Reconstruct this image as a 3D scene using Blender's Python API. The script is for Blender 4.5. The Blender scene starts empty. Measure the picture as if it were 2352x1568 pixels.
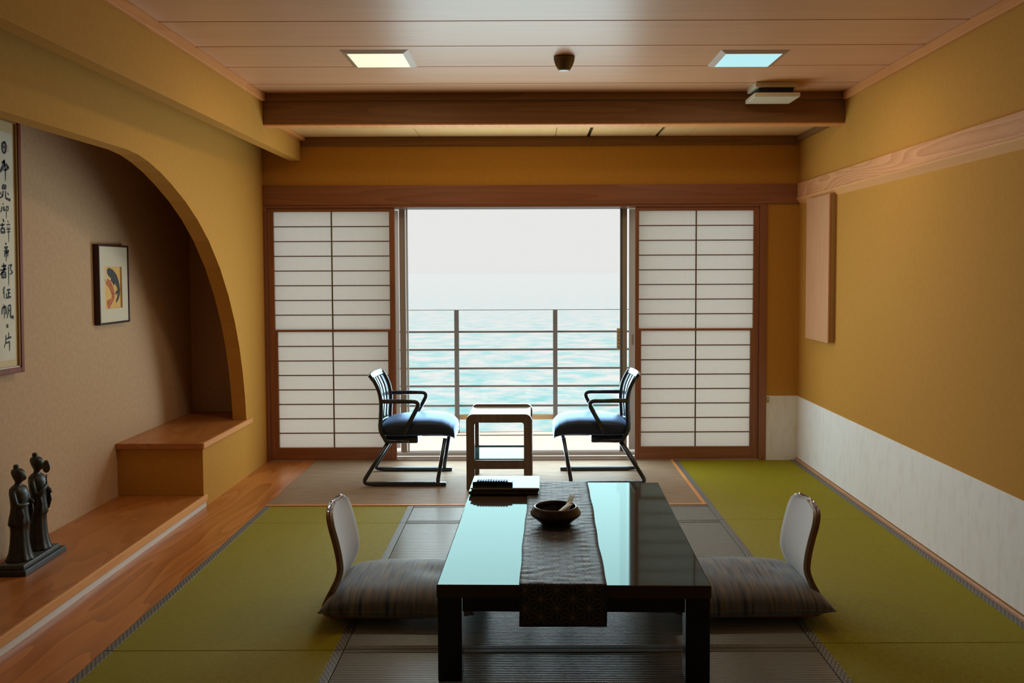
import bpy, math, random
from mathutils import Vector, Matrix

random.seed(7)
S = bpy.context.scene
COL = S.collection
R = math.radians

# ------------------------------------------------------------------ camera
# lens 2100 px for a 2352 px wide frame, 1.43 m above the tatami, tipped a little down
cd = bpy.data.cameras.new('camera')
cd.sensor_fit = 'HORIZONTAL'
cd.sensor_width = 36.0
cd.lens = 36.0 * 2100 / 2352
cd.shift_x = -39 / 2352
cd.shift_y = -59 / 2352
cd.clip_start = 0.05
cd.clip_end = 60000
cam = bpy.data.objects.new('camera', cd)
COL.objects.link(cam)
cam.matrix_world = (Matrix.Translation((0, 0, 1.43)) @ Matrix.Rotation(R(90) - math.atan(103 / 2100), 4, 'X')
                    @ Matrix.Rotation(R(-0.2), 4, 'Z'))
S.camera = cam

# ------------------------------------------------------------------ sky, sun, lights, exposure
W = bpy.data.worlds.new('sky')
S.world = W
W.use_nodes = True
nt = W.node_tree
nt.nodes.clear()
bg = nt.nodes.new('ShaderNodeBackground')
wo = nt.nodes.new('ShaderNodeOutputWorld')
bg.inputs['Color'].default_value = (1.0, 1.0, 0.985, 1)     # bright even sea haze
bg.inputs['Strength'].default_value = 0.86
nt.links.new(bg.outputs[0], wo.inputs[0])


def lamp(name, kind, loc, rot, power, color, **kw):
    d = bpy.data.lights.new(name, kind)
    d.energy = power
    d.color = color
    for k, v in kw.items():
        setattr(d, k, v)
    o = bpy.data.objects.new(name, d)
    COL.objects.link(o)
    o.location = loc
    o.rotation_euler = rot
    return o


lamp('sun', 'SUN', (0, 20, 20), (R(3), R(-35), 0), 3.2, (1.0, 0.95, 0.86), angle=R(1.5))
# daylight pouring through the open window, at the plane of the glass, facing into the room
lamp('window_daylight', 'AREA', (-0.105, 6.845, 0.965), (R(-90), 0, 0), 60, (0.74, 0.96, 1.0),
     shape='RECTANGLE', size=1.72, size_y=1.82)

VS = S.view_settings
VS.view_transform = 'Standard'
VS.look = 'None'
VS.exposure = 0.0
VS.gamma = 1.0
VS.use_curve_mapping = False
S.cycles.use_denoising = True
S.cycles.max_bounces = 10
S.cycles.diffuse_bounces = 3
S.cycles.glossy_bounces = 4
S.cycles.transparent_max_bounces = 12
S.cycles.sample_clamp_indirect = 6.0


# ------------------------------------------------------------------ materials
def newmat(name):
    m = bpy.data.materials.new(name)
    m.use_nodes = True
    n = m.node_tree.nodes
    n.clear()
    out = n.new('ShaderNodeOutputMaterial')
    return m, n, m.node_tree.links, out


def c4(c):
    return (c[0], c[1], c[2], 1)


def M(name, c1, c2=None, rough=0.5, scale=(1, 1, 1), noise=6.0, detail=4.0, dist=0.0, bump=0.0, bscale=None, spec=0.5,
      coat=0.0, metal=0.0, aniso=0.0, tangent=None, wave=None, lo=0.35, hi=0.65, emit=None, sheen=0.0, tint=None):
    """principled surface: two tones mixed by stretched noise, optional noise or rib relief"""
    m, n, L, out = newmat(name)
    b = n.new('ShaderNodeBsdfPrincipled')
    L.new(b.outputs[0], out.inputs[0])
    b.inputs['Roughness'].default_value = rough
    b.inputs['Specular IOR Level'].default_value = spec
    b.inputs['Coat Weight'].default_value = coat
    b.inputs['Coat Roughness'].default_value = 0.03
    b.inputs['Metallic'].default_value = metal
    b.inputs['Sheen Weight'].default_value = sheen
    b.inputs['Base Color'].default_value = c4(c1)
    if tint:
        b.inputs['Specular Tint'].default_value = c4(tint)
    if aniso:
        b.inputs['Anisotropic'].default_value = aniso
        v = n.new('ShaderNodeCombineXYZ')
        for i in range(3):
            v.inputs[i].default_value = tangent[i]
        L.new(v.outputs[0], b.inputs['Tangent'])
    tc = n.new('ShaderNodeTexCoord')
    mp = n.new('ShaderNodeMapping')
    mp.inputs['Scale'].default_value = scale
    L.new(tc.outputs['Object'], mp.inputs[0])
    nz = None
    if c2 is not None:
        nz = n.new('ShaderNodeTexNoise')
        nz.inputs['Scale'].default_value = noise
        nz.inputs['Detail'].default_value = detail
        nz.inputs['Distortion'].default_value = dist
        L.new(mp.outputs[0], nz.inputs['Vector'])
        rp = n.new('ShaderNodeValToRGB')
        rp.color_ramp.elements[0].position = lo
        rp.color_ramp.elements[1].position = hi
        rp.color_ramp.elements[0].color = c4(c1)
        rp.color_ramp.elements[1].color = c4(c2)
        L.new(nz.outputs['Fac'], rp.inputs[0])
        L.new(rp.outputs[0], b.inputs['Base Color'])
    if bump:
        bp = n.new('ShaderNodeBump')
        bp.inputs['Strength'].default_value = 1.0
        bp.inputs['Distance'].default_value = bump
        if wave:
            w = n.new('ShaderNodeTexWave')
            w.wave_type = 'BANDS'
            w.bands_direction = wave[0]
            w.inputs['Scale'].default_value = wave[1]
            w.inputs['Distortion'].default_value = 0.15
            L.new(tc.outputs['Object'], w.inputs['Vector'])
            L.new(w.outputs['Fac'], bp.inputs['Height'])
        else:
            z = n.new('ShaderNodeTexNoise')
            z.inputs['Scale'].default_value = bscale or 60
            z.inputs['Detail'].default_value = 5
            L.new(tc.outputs['Object'], z.inputs['Vector'])
            L.new(z.outputs['Fac'], bp.inputs['Height'])
        L.new(bp.outputs[0], b.inputs['Normal'])
    if emit:
        b.inputs['Emission Color'].default_value = c4(emit[0])
        b.inputs['Emission Strength'].default_value = emit[1]
    return m


def wood(name, c1, c2, axis='Y', rough=0.35, spec=0.5, rings=9.0, dist=5.0, coat=0.0, stretch=0.12):
    """straight to cathedral grain running along one axis"""
    m, n, L, out = newmat(name)
    b = n.new('ShaderNodeBsdfPrincipled')
    L.new(b.outputs[0], out.inputs[0])
    b.inputs['Roughness'].default_value = rough
    b.inputs['Specular IOR Level'].default_value = spec
    b.inputs['Coat Weight'].default_value = coat
    b.inputs['Coat Roughness'].default_value = 0.08
    tc = n.new('ShaderNodeTexCoord')
    mp = n.new('ShaderNodeMapping')
    mp.inputs['Scale'].default_value = [stretch if a == axis else 1.0 for a in 'XYZ']
    L.new(tc.outputs['Object'], mp.inputs[0])
    nz = n.new('ShaderNodeTexNoise')
    nz.inputs['Scale'].default_value = dist
    nz.inputs['Detail'].default_value = 2
    L.new(mp.outputs[0], nz.inputs['Vector'])
    mu = n.new('ShaderNodeMath')
    mu.operation = 'MULTIPLY'
    mu.inputs[1].default_value = rings
    L.new(nz.outputs['Fac'], mu.inputs[0])
    fr = n.new('ShaderNodeMath')
    fr.operation = 'FRACT'
    L.new(mu.outputs[0], fr.inputs[0])
    fine = n.new('ShaderNodeTexNoise')
    fine.inputs['Scale'].default_value = 70
    fine.inputs['Detail'].default_value = 3
    L.new(mp.outputs[0], fine.inputs['Vector'])
    ad = n.new('ShaderNodeMath')
    ad.operation = 'MULTIPLY_ADD'
    ad.inputs[1].default_value = 0.55
    L.new(fr.outputs[0], ad.inputs[0])
    fm = n.new('ShaderNodeMath')
    fm.operation = 'MULTIPLY'
    fm.inputs[1].default_value = 0.45
    L.new(fine.outputs['Fac'], fm.inputs[0])
    L.new(fm.outputs[0], ad.inputs[2])
    rp = n.new('ShaderNodeValToRGB')
    rp.color_ramp.elements[0].position = 0.1
    rp.color_ramp.elements[1].position = 0.85
    rp.color_ramp.elements[0].color = c4(c1)
    rp.color_ramp.elements[1].color = c4(c2)
    L.new(ad.outputs[0], rp.inputs[0])
    L.new(rp.outputs[0], b.inputs['Base Color'])
    return m


def paper_mat():
    m, n, L, out = newmat('shoji_paper')
    d = n.new('ShaderNodeBsdfDiffuse')
    t = n.new('ShaderNodeBsdfTranslucent')
    mx = n.new('ShaderNodeMixShader')
    tc = n.new('ShaderNodeTexCoord')
    z = n.new('ShaderNodeTexNoise')
    z.inputs['Scale'].default_value = 45
    z.inputs['Detail'].default_value = 6
    L.new(tc.outputs['Object'], z.inputs['Vector'])
    rp = n.new('ShaderNodeValToRGB')
    rp.color_ramp.elements[0].color = (0.88, 0.88, 0.86, 1)
    rp.color_ramp.elements[1].color = (0.96, 0.96, 0.94, 1)
    L.new(z.outputs['Fac'], rp.inputs[0])
    L.new(rp.outputs[0], d.inputs[0])
    L.new(rp.outputs[0], t.inputs[0])
    mx.inputs[0].default_value = 0.70
    L.new(d.outputs[0], mx.inputs[1])
    L.new(t.outputs[0], mx.inputs[2])
    L.new(mx.outputs[0], out.inputs[0])
    return m


def gloss(name, base, tint, rough, ior=1.5):
    """dark body under a gloss, its tint standing in for the blue sky it reflects"""
    m, n, L, out = newmat(name)
    d = n.new('ShaderNodeBsdfDiffuse')
    d.inputs[0].default_value = c4(base)
    g = n.new('ShaderNodeBsdfGlossy')
    g.inputs['Color'].default_value = c4(tint)
    g.inputs['Roughness'].default_value = rough
    f = n.new('ShaderNodeFresnel')
    f.inputs[0].default_value = ior
    mx = n.new('ShaderNodeMixShader')
    L.new(f.outputs[0], mx.inputs[0])
    L.new(d.outputs[0], mx.inputs[1])
    L.new(g.outputs[0], mx.inputs[2])
    L.new(mx.outputs[0], out.inputs[0])
    return m


def thin_paper(name, col):
    m, n, L, out = newmat(name)
    d = n.new('ShaderNodeBsdfDiffuse')
    t = n.new('ShaderNodeBsdfTranslucent')
    g = n.new('ShaderNodeBsdfGlossy')
    g.inputs['Roughness'].default_value = 0.25
    for q in (d, t):
        q.inputs[0].default_value = c4(col)
    mx = n.new('ShaderNodeMixShader')
    mx.inputs[0].default_value = 0.55
    L.new(d.outputs[0], mx.inputs[1])
    L.new(t.outputs[0], mx.inputs[2])
    m2 = n.new('ShaderNodeMixShader')
    m2.inputs[0].default_value = 0.12
    L.new(mx.outputs[0], m2.inputs[1])
    L.new(g.outputs[0], m2.inputs[2])
    L.new(m2.outputs[0], out.inputs[0])
    return m


def glass_mat(name, tint=(1, 1, 1)):
    m, n, L, out = newmat(name)
    tr = n.new('ShaderNodeBsdfTransparent')
    tr.inputs[0].default_value = c4(tint)
    g = n.new('ShaderNodeBsdfGlossy')
    g.inputs['Roughness'].default_value = 0.01
    f = n.new('ShaderNodeFresnel')
    f.inputs[0].default_value = 1.45
    mx = n.new('ShaderNodeMixShader')
    L.new(f.outputs[0], mx.inputs[0])
    L.new(tr.outputs[0], mx.inputs[1])
    L.new(g.outputs[0], mx.inputs[2])
    L.new(mx.outputs[0], out.inputs[0])
    return m


def border_mat(name, axis):
    """blue grey woven tatami edging with small pale squares"""
    m, n, L, out = newmat(name)
    b = n.new('ShaderNodeBsdfPrincipled')
    b.inputs['Roughness'].default_value = 0.5
    L.new(b.outputs[0], out.inputs[0])
    tc = n.new('ShaderNodeTexCoord')
    sp = n.new('ShaderNodeSeparateXYZ')
    L.new(tc.outputs['Object'], sp.inputs[0])
    vals = []
    for i, per in ((0, 0.0165), (1, 0.033)) if axis == 'Y' else ((1, 0.0165), (0, 0.033)):
        mu = n.new('ShaderNodeMath')
        mu.operation = 'MULTIPLY'
        mu.inputs[1].default_value = 2 * math.pi / per
        L.new(sp.outputs[i], mu.inputs[0])
        si = n.new('ShaderNodeMath')
        si.operation = 'SINE'
        L.new(mu.outputs[0], si.inputs[0])
        vals.append(si)
    pr = n.new('ShaderNodeMath')
    pr.operation = 'MULTIPLY'
    L.new(vals[0].outputs[0], pr.inputs[0])
    L.new(vals[1].outputs[0], pr.inputs[1])
    rp = n.new('ShaderNodeValToRGB')
    rp.color_ramp.elements[0].position = 0.25
    rp.color_ramp.elements[1].position = 0.55
    rp.color_ramp.elements[0].color = (0.11, 0.11, 0.11, 1)
    rp.color_ramp.elements[1].color = (0.33, 0.33, 0.30, 1)
    L.new(pr.outputs[0], rp.inputs[0])
    L.new(rp.outputs[0], b.inputs['Base Color'])
    return m


def sea_mat():
    m, n, L, out = newmat('sea_water')
    b = n.new('ShaderNodeBsdfPrincipled')
    b.inputs['Roughness'].default_value = 0.03
    b.inputs['IOR'].default_value = 1.33
    L.new(b.outputs[0], out.inputs[0])
    tc = n.new('ShaderNodeTexCoord')
    mp = n.new('ShaderNodeMapping')
    mp.inputs['Scale'].default_value = (0.11, 0.085, 1)
    L.new(tc.outputs['Object'], mp.inputs[0])
    z = n.new('ShaderNodeTexNoise')
    z.inputs['Scale'].default_value = 1.0
    z.inputs['Detail'].default_value = 6
    z.inputs['Roughness'].default_value = 0.62
    L.new(mp.outputs[0], z.inputs['Vector'])
    rp = n.new('ShaderNodeValToRGB')
    rp.color_ramp.elements[0].position = 0.38
    rp.color_ramp.elements[1].position = 0.6
    rp.color_ramp.elements[0].color = (0.03, 0.52, 0.58, 1)
    rp.color_ramp.elements[1].color = (0.62, 0.64, 0.64, 1)      # white glints and sea haze put into the water colour
    L.new(z.outputs['Fac'], rp.inputs[0])
    L.new(rp.outputs[0], b.inputs['Base Color'])
    bp = n.new('ShaderNodeBump')
    bp.inputs['Distance'].default_value = 0.1
    L.new(z.outputs['Fac'], bp.inputs['Height'])
    L.new(bp.outputs[0], b.inputs['Normal'])
    return m


def cushion_mat():
    m, n, L, out = newmat('cushion_cloth')
    b = n.new('ShaderNodeBsdfPrincipled')
    b.inputs['Roughness'].default_value = 0.62
    b.inputs['Sheen Weight'].default_value = 0.35
    L.new(b.outputs[0], out.inputs[0])
    tc = n.new('ShaderNodeTexCoord')
    mp = n.new('ShaderNodeMapping')
    mp.inputs['Scale'].default_value = (75, 7, 7)
    L.new(tc.outputs['Object'], mp.inputs[0])
    z = n.new('ShaderNodeTexNoise')
    z.inputs['Scale'].default_value = 1.0
    z.inputs['Detail'].default_value = 2.5
    L.new(mp.outputs[0], z.inputs['Vector'])
    rp = n.new('ShaderNodeValToRGB')
    e = rp.color_ramp.elements
    e[0].position = 0.28
    e[0].color = (0.02, 0.03, 0.065, 1)
    e[1].position = 0.44
    e[1].color = (0.115, 0.13, 0.18, 1)
    for p_, c_ in ((0.57, (0.15, 0.16, 0.195, 1)), (0.62, (0.27, 0.20, 0.105, 1)), (0.66, (0.20, 0.19, 0.18, 1))):
        k = e.new(p_)
        k.color = c_
    L.new(z.outputs['Fac'], rp.inputs[0])
    L.new(rp.outputs[0], b.inputs['Base Color'])
    return m


OCHRE = M('ochre_wall', (0.565, 0.272, 0.049), (0.59, 0.290, 0.055), rough=0.85, noise=40, bump=0.00035, bscale=420, spec=0.15)
NICHE = M('alcove_plaster', (0.58, 0.37, 0.22), (0.63, 0.41, 0.25), rough=0.85, noise=40, bump=0.00035, bscale=420, spec=0.15)
WAINS = M('grey_wall_paper', (0.95, 0.92, 0.93), (0.84, 0.78, 0.77), rough=0.75, scale=(1, 1, 0.35), noise=28, lo=0.5, hi=0.85, spec=0.3)
CEILW = wood('ceiling_plank_wood', (0.68, 0.345, 0.18), (0.74, 0.39, 0.205), 'X', rough=0.36, spec=0.17, rings=5, stretch=0.06)
SOFF = M('pale_soffit_board', (0.86, 0.52, 0.21), (0.88, 0.55, 0.235), rough=0.5, scale=(1, 0.1, 1), noise=20)
TRIMW = wood('orange_trim_wood', (0.70, 0.28, 0.09), (0.80, 0.36, 0.12), 'Y', rough=0.5, spec=0.2, stretch=0.08)
TRIML = wood('pale_trim_wood', (0.78, 0.36, 0.13), (0.84, 0.42, 0.16), 'Y', rough=0.6, spec=0.12, stretch=0.05)
NAGE = wood('rail_board_wood', (0.60, 0.26, 0.115), (0.82, 0.42, 0.205), 'Y', rough=0.5, spec=0.15, rings=34, dist=2.4, stretch=0.16)
DOORW = wood('red_brown_door_wood', (0.26, 0.095, 0.045), (0.36, 0.14, 0.07), 'Z', rough=0.4, stretch=0.06)
DOORX = wood('red_brown_rail_wood', (0.26, 0.095, 0.045), (0.36, 0.14, 0.07), 'X', rough=0.4, stretch=0.06)
MUNT = M('dark_lattice_wood', (0.17, 0.095, 0.045), rough=0.5)
BEAMW = wood('brown_beam_wood', (0.22, 0.105, 0.040), (0.30, 0.15, 0.058), 'X', rough=0.5, spec=0.2, stretch=0.06)
BOARD = wood('polished_floor_board', (0.40, 0.125, 0.028), (0.66, 0.24, 0.06), 'Y', rough=0.3, rings=12, dist=3.4, coat=0.1, stretch=0.12)
BOARDX = wood('alcove_board_wood', (0.40, 0.135, 0.03), (0.56, 0.20, 0.05), 'Y', rough=0.32, rings=8, dist=3.5, coat=0.05, stretch=0.3)
KICK = M('white_kick_board', (0.80, 0.74, 0.66), rough=0.35)
TAT_Y = M('tatami_green', (0.29, 0.245, 0.010), (0.35, 0.295, 0.016), rough=0.65, scale=(0.12, 1, 1), noise=240, bump=0.0012,
          wave=('X', 55), spec=0.05, aniso=0.75, tangent=(1, 0, 0))
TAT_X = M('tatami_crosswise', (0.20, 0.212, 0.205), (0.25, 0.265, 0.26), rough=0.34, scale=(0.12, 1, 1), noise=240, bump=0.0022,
          wave=('Y', 22), spec=0.55, aniso=0.8, tangent=(0, 1, 0))  # blue grey window sheen on the crosswise ribs painted into the base colour
HERI = border_mat('tatami_edging', 'Y')
HERIX = M('dark_tatami_edging', (0.10, 0.095, 0.085), (0.16, 0.15, 0.13), noise=90, rough=0.55)
RUGM = M('brown_rug_weave', (0.30, 0.20, 0.13), (0.40, 0.28, 0.19), rough=0.5, scale=(0.08, 1, 1), noise=90, bump=0.0022,
         wave=('Y', 20), spec=0.5, aniso=0.6, tangent=(0, 1, 0))
PAPER = paper_mat()
GLASS = glass_mat('window_glass')
ALU = M('bronze_aluminium', (0.40, 0.33, 0.28), rough=0.4)
ALUL = M('pale_aluminium', (0.74, 0.76, 0.78), rough=0.4)
RAILM = M('grey_railing_metal', (0.17, 0.16, 0.155), rough=0.5)
RAILT = M('tan_rail_wood', (0.62, 0.40, 0.18), rough=0.6)
CONC = M('pale_balcony_concrete', (0.86, 0.80, 0.70), (0.90, 0.86, 0.78), noise=8, rough=0.8)
SEA = sea_mat()
LACQ = gloss('black_lacquer', (0.070, 0.044, 0.032), (0.34, 0.49, 0.48), 0.05)  # cyan sky reflection put into the tint, brown door reflection into the base
LACQS = M('black_lacquer_side', (0.010, 0.008, 0.008), rough=0.22, spec=0.4)
RUNM = M('dark_runner_cloth', (0.025, 0.029, 0.042), (0.034, 0.038, 0.052), noise=500, rough=0.5, bump=0.0003, bscale=500, spec=0.35, tint=(0.7, 0.85, 1.0))
RUNL = M('runner_pattern_thread', (0.20, 0.155, 0.12), rough=0.6)
CUSH = cushion_mat()
PLY = wood('zaisu_plywood', (0.20, 0.085, 0.035), (0.34, 0.16, 0.07), 'Z', rough=0.3, coat=0.3)
PADM = M('grey_pad_cloth', (0.50, 0.46, 0.46), (0.60, 0.56, 0.56), noise=350, rough=0.7, bump=0.0006, bscale=400, sheen=0.4)
PLATE = M('pale_zaisu_lining', (0.60, 0.56, 0.52), rough=0.4)
CHB = gloss('black_chair_lacquer', (0.020, 0.018, 0.022), (0.80, 0.90, 1.0), 0.27, 1.7)
SEATM = gloss('dark_blue_seat_leather', (0.030, 0.034, 0.05), (0.42, 0.60, 0.95), 0.42)  # blue sheen of the window light put into the gloss tint
STW = wood('brown_side_table_wood', (0.13, 0.085, 0.055), (0.19, 0.125, 0.085), 'Z', rough=0.35)
STT = M('glossy_side_table_top', (0.22, 0.17, 0.13), rough=0.12, spec=0.7)
STG = gloss('grey_shelf_glass', (0.05, 0.08, 0.08), (0.5, 0.8, 0.8), 0.04)
BOWLM = wood('dark_bowl_wood', (0.020, 0.012, 0.009), (0.032, 0.020, 0.015), 'Z', rough=0.25, spec=0.5)
WHITE = M('white_paper', (0.82, 0.80, 0.74), rough=0.5)
PACK = thin_paper('cream_packet', (0.88, 0.82, 0.70))
PACKW = thin_paper('white_packet', (0.93, 0.92, 0.88))
BINDB = gloss('glossy_black_cover', (0.02, 0.02, 0.022), (0.55, 0.78, 0.72), 0.06)
BINDG = M('olive_brown_cover', (0.16, 0.12, 0.07), rough=0.3)
REMB = gloss('black_remote_plastic', (0.022, 0.025, 0.035), (0.6, 0.75, 1.0), 0.2)
REMK = gloss('grey_remote_buttons', (0.20, 0.23, 0.30), (0.6, 0.75, 1.0), 0.3)
BRONZ = M('dark_bronze', (0.022, 0.024, 0.022), (0.04, 0.044, 0.04), noise=60, rough=0.4, spec=0.5)
BRONZG = M('grey_bronze_edge', (0.10, 0.105, 0.10), (0.05, 0.055, 0.05), noise=90, rough=0.4)
FRAMER = wood('red_brown_frame_wood', (0.19, 0.045, 0.025), (0.28, 0.075, 0.04), 'Z', rough=0.5, spec=0.15, stretch=0.05)
FRAMED = M('dark_brown_frame', (0.055, 0.025, 0.018), rough=0.4, spec=0.25)
GOLD = M('gold_frame_lip', (0.42, 0.25, 0.06), rough=0.35)
SCROLL = M('tan_scroll_silk', (0.70, 0.52, 0.28), (0.74, 0.56, 0.32), noise=120, rough=0.7)
SHEET = M('cream_scroll_paper', (0.80, 0.74, 0.60), (0.76, 0.69, 0.55), noise=9, rough=0.8)
INK = M('black_ink', (0.022, 0.020, 0.022), rough=0.7)
SEAL = M('faded_red_seal', (0.70, 0.42, 0.28), rough=0.8)
MATB = M('off_white_mount', (0.76, 0.66, 0.50), rough=0.8)
PRINT = M('golden_print', (0.85, 0.46, 0.10), (0.90, 0.55, 0.16), noise=14, rough=0.6)
KOIB = M('black_carp_ink', (0.06, 0.055, 0.05), rough=0.7)
KOIR = M('red_carp_ink', (0.50, 0.11, 0.03), (0.62, 0.18, 0.05), noise=40, rough=0.7)
KOIW = M('pale_carp_fin', (0.78, 0.58, 0.34), rough=0.7)
BROWNP = M('brown_detector_plastic', (0.13, 0.085, 0.03), rough=0.15, spec=0.6)
BEIGE = M('beige_vent_plastic', (0.62, 0.54, 0.38), rough=0.5)
BLACK = M('black_gap', (0.01, 0.01, 0.01), rough=0.8)
LFRAME = M('ceiling_light_frame', (0.50, 0.30, 0.18), rough=0.5)
LITY = M('lit_yellow_panel', (0.1, 0.1, 0.08), emit=((0.90, 0.96, 0.60), 0.95))
LITB = M('lit_blue_panel', (0.08, 0.1, 0.1), emit=((0.46, 0.86, 0.93), 0.92))
STICK = thin_paper('cream_sticker', (0.92, 0.80, 0.56))
REDM = thin_paper('red_sticker_marks', (0.90, 0.22, 0.08))
GREENP = M('pale_green_switch', (0.40, 0.42, 0.14), rough=0.5)
PANELW = M('pinkish_panel_face', (0.62, 0.31, 0.16), (0.66, 0.34, 0.18), scale=(1, 1, 0.1), noise=40, rough=0.6, spec=0.15)
PANELS = M('brown_panel_side', (0.44, 0.26, 0.10), rough=0.5)
DARKC = M('ceiling_void', (0.03, 0.02, 0.015), rough=0.9)
BASEB = wood('baseboard_wood', (0.55, 0.27, 0.14), (0.66, 0.35, 0.2), 'Y', rough=0.35)


# ------------------------------------------------------------------ mesh helpers
class MB:
    def __init__(self):
        self.v = []
        self.f = []
        self.smooth = []

    def add(self, verts, faces, smooth=False):
        o = len(self.v)
        self.v += [tuple(p) for p in verts]
        for fc in faces:
            self.f.append([i + o for i in fc])
            self.smooth.append(smooth)
        return self

    def box(self, x0, x1, y0, y1, z0, z1):
        return self.add([(x0, y0, z0), (x1, y0, z0), (x1, y1, z0), (x0, y1, z0), (x0, y0, z1), (x1, y0, z1), (x1, y1, z1), (x0, y1, z1)],
                        [(0, 3, 2, 1), (4, 5, 6, 7), (0, 1, 5, 4), (1, 2, 6, 5), (2, 3, 7, 6), (3, 0, 4, 7)])

    def prism(self, poly, a, b, axis):
        """closed 2D outline swept along one axis. axis X: poly in (y,z); Y: (x,z); Z: (x,y)"""
        def P(p, t):
            return {'X': (t, p[0], p[1]), 'Y': (p[0], t, p[1]), 'Z': (p[0], p[1], t)}[axis]
        n = len(poly)
        vs = [P(p, a) for p in poly] + [P(p, b) for p in poly]
        fs = [tuple(range(n))[::-1], tuple(range(n, 2 * n))] + [(i, (i + 1) % n, n + (i + 1) % n, n + i) for i in range(n)]
        return self.add(vs, fs)

    def tube(self, pts, r, sides=10, cap=True, flat=None):
        pts = [Vector(p) for p in pts]
        n = len(pts)
        rr = r if isinstance(r, (list, tuple)) else [r] * n
        tan = []
        for i in range(n):
            t = (pts[min(i + 1, n - 1)] - pts[max(i - 1, 0)])
            tan.append(t.normalized())
        up = Vector((0, 0, 1)) if abs(tan[0].z) < 0.9 else Vector((0, 1, 0))
        nrm = (up - tan[0] * up.dot(tan[0])).normalized()
        vs, fs = [], []
        for i in range(n):
            nrm = (nrm - tan[i] * nrm.dot(tan[i])).normalized()
            bi = tan[i].cross(nrm)
            for k in range(sides):
                a = 2 * math.pi * k / sides
                d = nrm * math.cos(a) * (flat or 1.0) + bi * math.sin(a)
                vs.append(pts[i] + d * rr[i])
        for i in range(n - 1):
            for k in range(sides):
                k2 = (k + 1) % sides
                fs.append((i * sides + k, i * sides + k2, (i + 1) * sides + k2, (i + 1) * sides + k))
        if cap:
            fs.append(tuple(range(sides))[::-1])
            fs.append(tuple((n - 1) * sides + k for k in range(sides)))
        return self.add(vs, fs, True)

    def rings(self, rings, closed_ends=True, smooth=True):
        """loft a list of equally long closed rings"""
        n = len(rings[0])
        vs = [p for r_ in rings for p in r_]
        fs = []
        for i in range(len(rings) - 1):
            for k in range(n):
                k2 = (k + 1) % n
                fs.append((i * n + k, i * n + k2, (i + 1) * n + k2, (i + 1) * n + k))
        if closed_ends:
            fs.append(tuple(range(n))[::-1])
            fs.append(tuple((len(rings) - 1) * n + k for k in range(n)))
        return self.add(vs, fs, smooth)

    def lathe(self, prof, c=(0, 0, 0), n=40):
        rs = []
        for r_, z in prof:
            rs.append([(c[0] + r_ * math.cos(2 * math.pi * k / n), c[1] + r_ * math.sin(2 * math.pi * k / n), c[2] + z) for k in range(n)])
        return self.rings(rs)

    def sheet(self, P, nu, nv, thick, smooth=True):
        """curved board: P(u,v)->point for u,v in 0..1, given thickness along its normal"""
        def N(u, v):
            e = 1e-3
            a = Vector(P(min(u + e, 1), v)) - Vector(P(max(u - e, 0), v))
            b = Vector(P(u, min(v + e, 1))) - Vector(P(u, max(v - e, 0)))
            c = a.cross(b)
            return c.normalized() if c.length > 1e-12 else Vector((1, 0, 0))
        A, B = [], []
        for i in range(nu + 1):
            for j in range(nv + 1):
                u, v = i / nu, j / nv
                p, nn = Vector(P(u, v)), N(u, v)
                A.append(p + nn * thick / 2)
                B.append(p - nn * thick / 2)
        o = len(A)
        w = nv + 1
        fs = []
        for i in range(nu):
            for j in range(nv):
                a, b, c, d = i * w + j, (i + 1) * w + j, (i + 1) * w + j + 1, i * w + j + 1
                fs.append((a, b, c, d))
                fs.append((o + d, o + c, o + b, o + a))
        self.add(A + B, fs, smooth)
        base = len(self.v) - 2 * o
        edge = []
        for i in range(nu):
            edge.append((i * w, o + i * w, o + (i + 1) * w, (i + 1) * w))
            edge.append((i * w + nv, (i + 1) * w + nv, o + (i + 1) * w + nv, o + i * w + nv))
        for j in range(nv):
            edge.append((j, j + 1, o + j + 1, o + j))
            edge.append((nu * w + j, o + nu * w + j, o + nu * w + j + 1, nu * w + j + 1))
        for e in edge:
            self.f.append([base + i for i in e])
            self.smooth.append(False)
        return self

    def mesh(self, name):
        me = bpy.data.meshes.new(name)
        me.from_pydata(self.v, [], self.f)
        me.polygons.foreach_set('use_smooth', self.smooth)
        me.update()
        return me


def obj(name, mb, mat, parent=None, bev=0.0, seg=2, loc=None):
    me = mb if isinstance(mb, bpy.types.Mesh) else mb.mesh(name)
    if mat and not me.materials:
        me.materials.append(mat)
    o = bpy.data.objects.new(name, me)
    COL.objects.link(o)
    if parent:
        o.parent = parent
    if loc:
        o.location = loc
    if bev:
        b = o.modifiers.new('bevel', 'BEVEL')
        b.width = bev
        b.segments = seg
        b.limit_method = 'ANGLE'
        b.angle_limit = R(40)
    return o


def box(name, x0, x1, y0, y1, z0, z1, mat, parent=None, bev=0.0):
    return obj(name, MB().box(x0, x1, y0, y1, z0, z1), mat, parent, bev)


def empty(name, loc=(0, 0, 0), rz=0.0):
    o = bpy.data.objects.new(name, None)
    o.empty_display_size = 0.1
    COL.objects.link(o)
    o.location = loc
    o.rotation_euler = (0, 0, rz)
    return o


def tag(o, label, cat, group=None, kind=None):
    o['label'] = label
    o['category'] = cat
    if group:
        o['group'] = group
    if kind:
        o['kind'] = kind
    return o


def thing(name, label, cat, loc=(0, 0, 0), rz=0.0, group=None):
    return tag(empty(name, loc, rz), label, cat, group)


def struct(o, label=None):
    o['kind'] = 'structure'
    if label:
        o['label'] = label
    return o


def copy_tree(o, parent=None):
    c = o.copy()
    COL.objects.link(c)
    c.parent = parent
    for ch in list(o.children):
        copy_tree(ch, c)
    return c


# ------------------------------------------------------------------ room measures (metres)
XL, XR, D, YB, CZ = -1.98, 2.02, 6.85, -1.7, 2.56
XN = -2.50                                   # back of the alcove
S1 = -1.615                                  # edge between board and tatami

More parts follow.
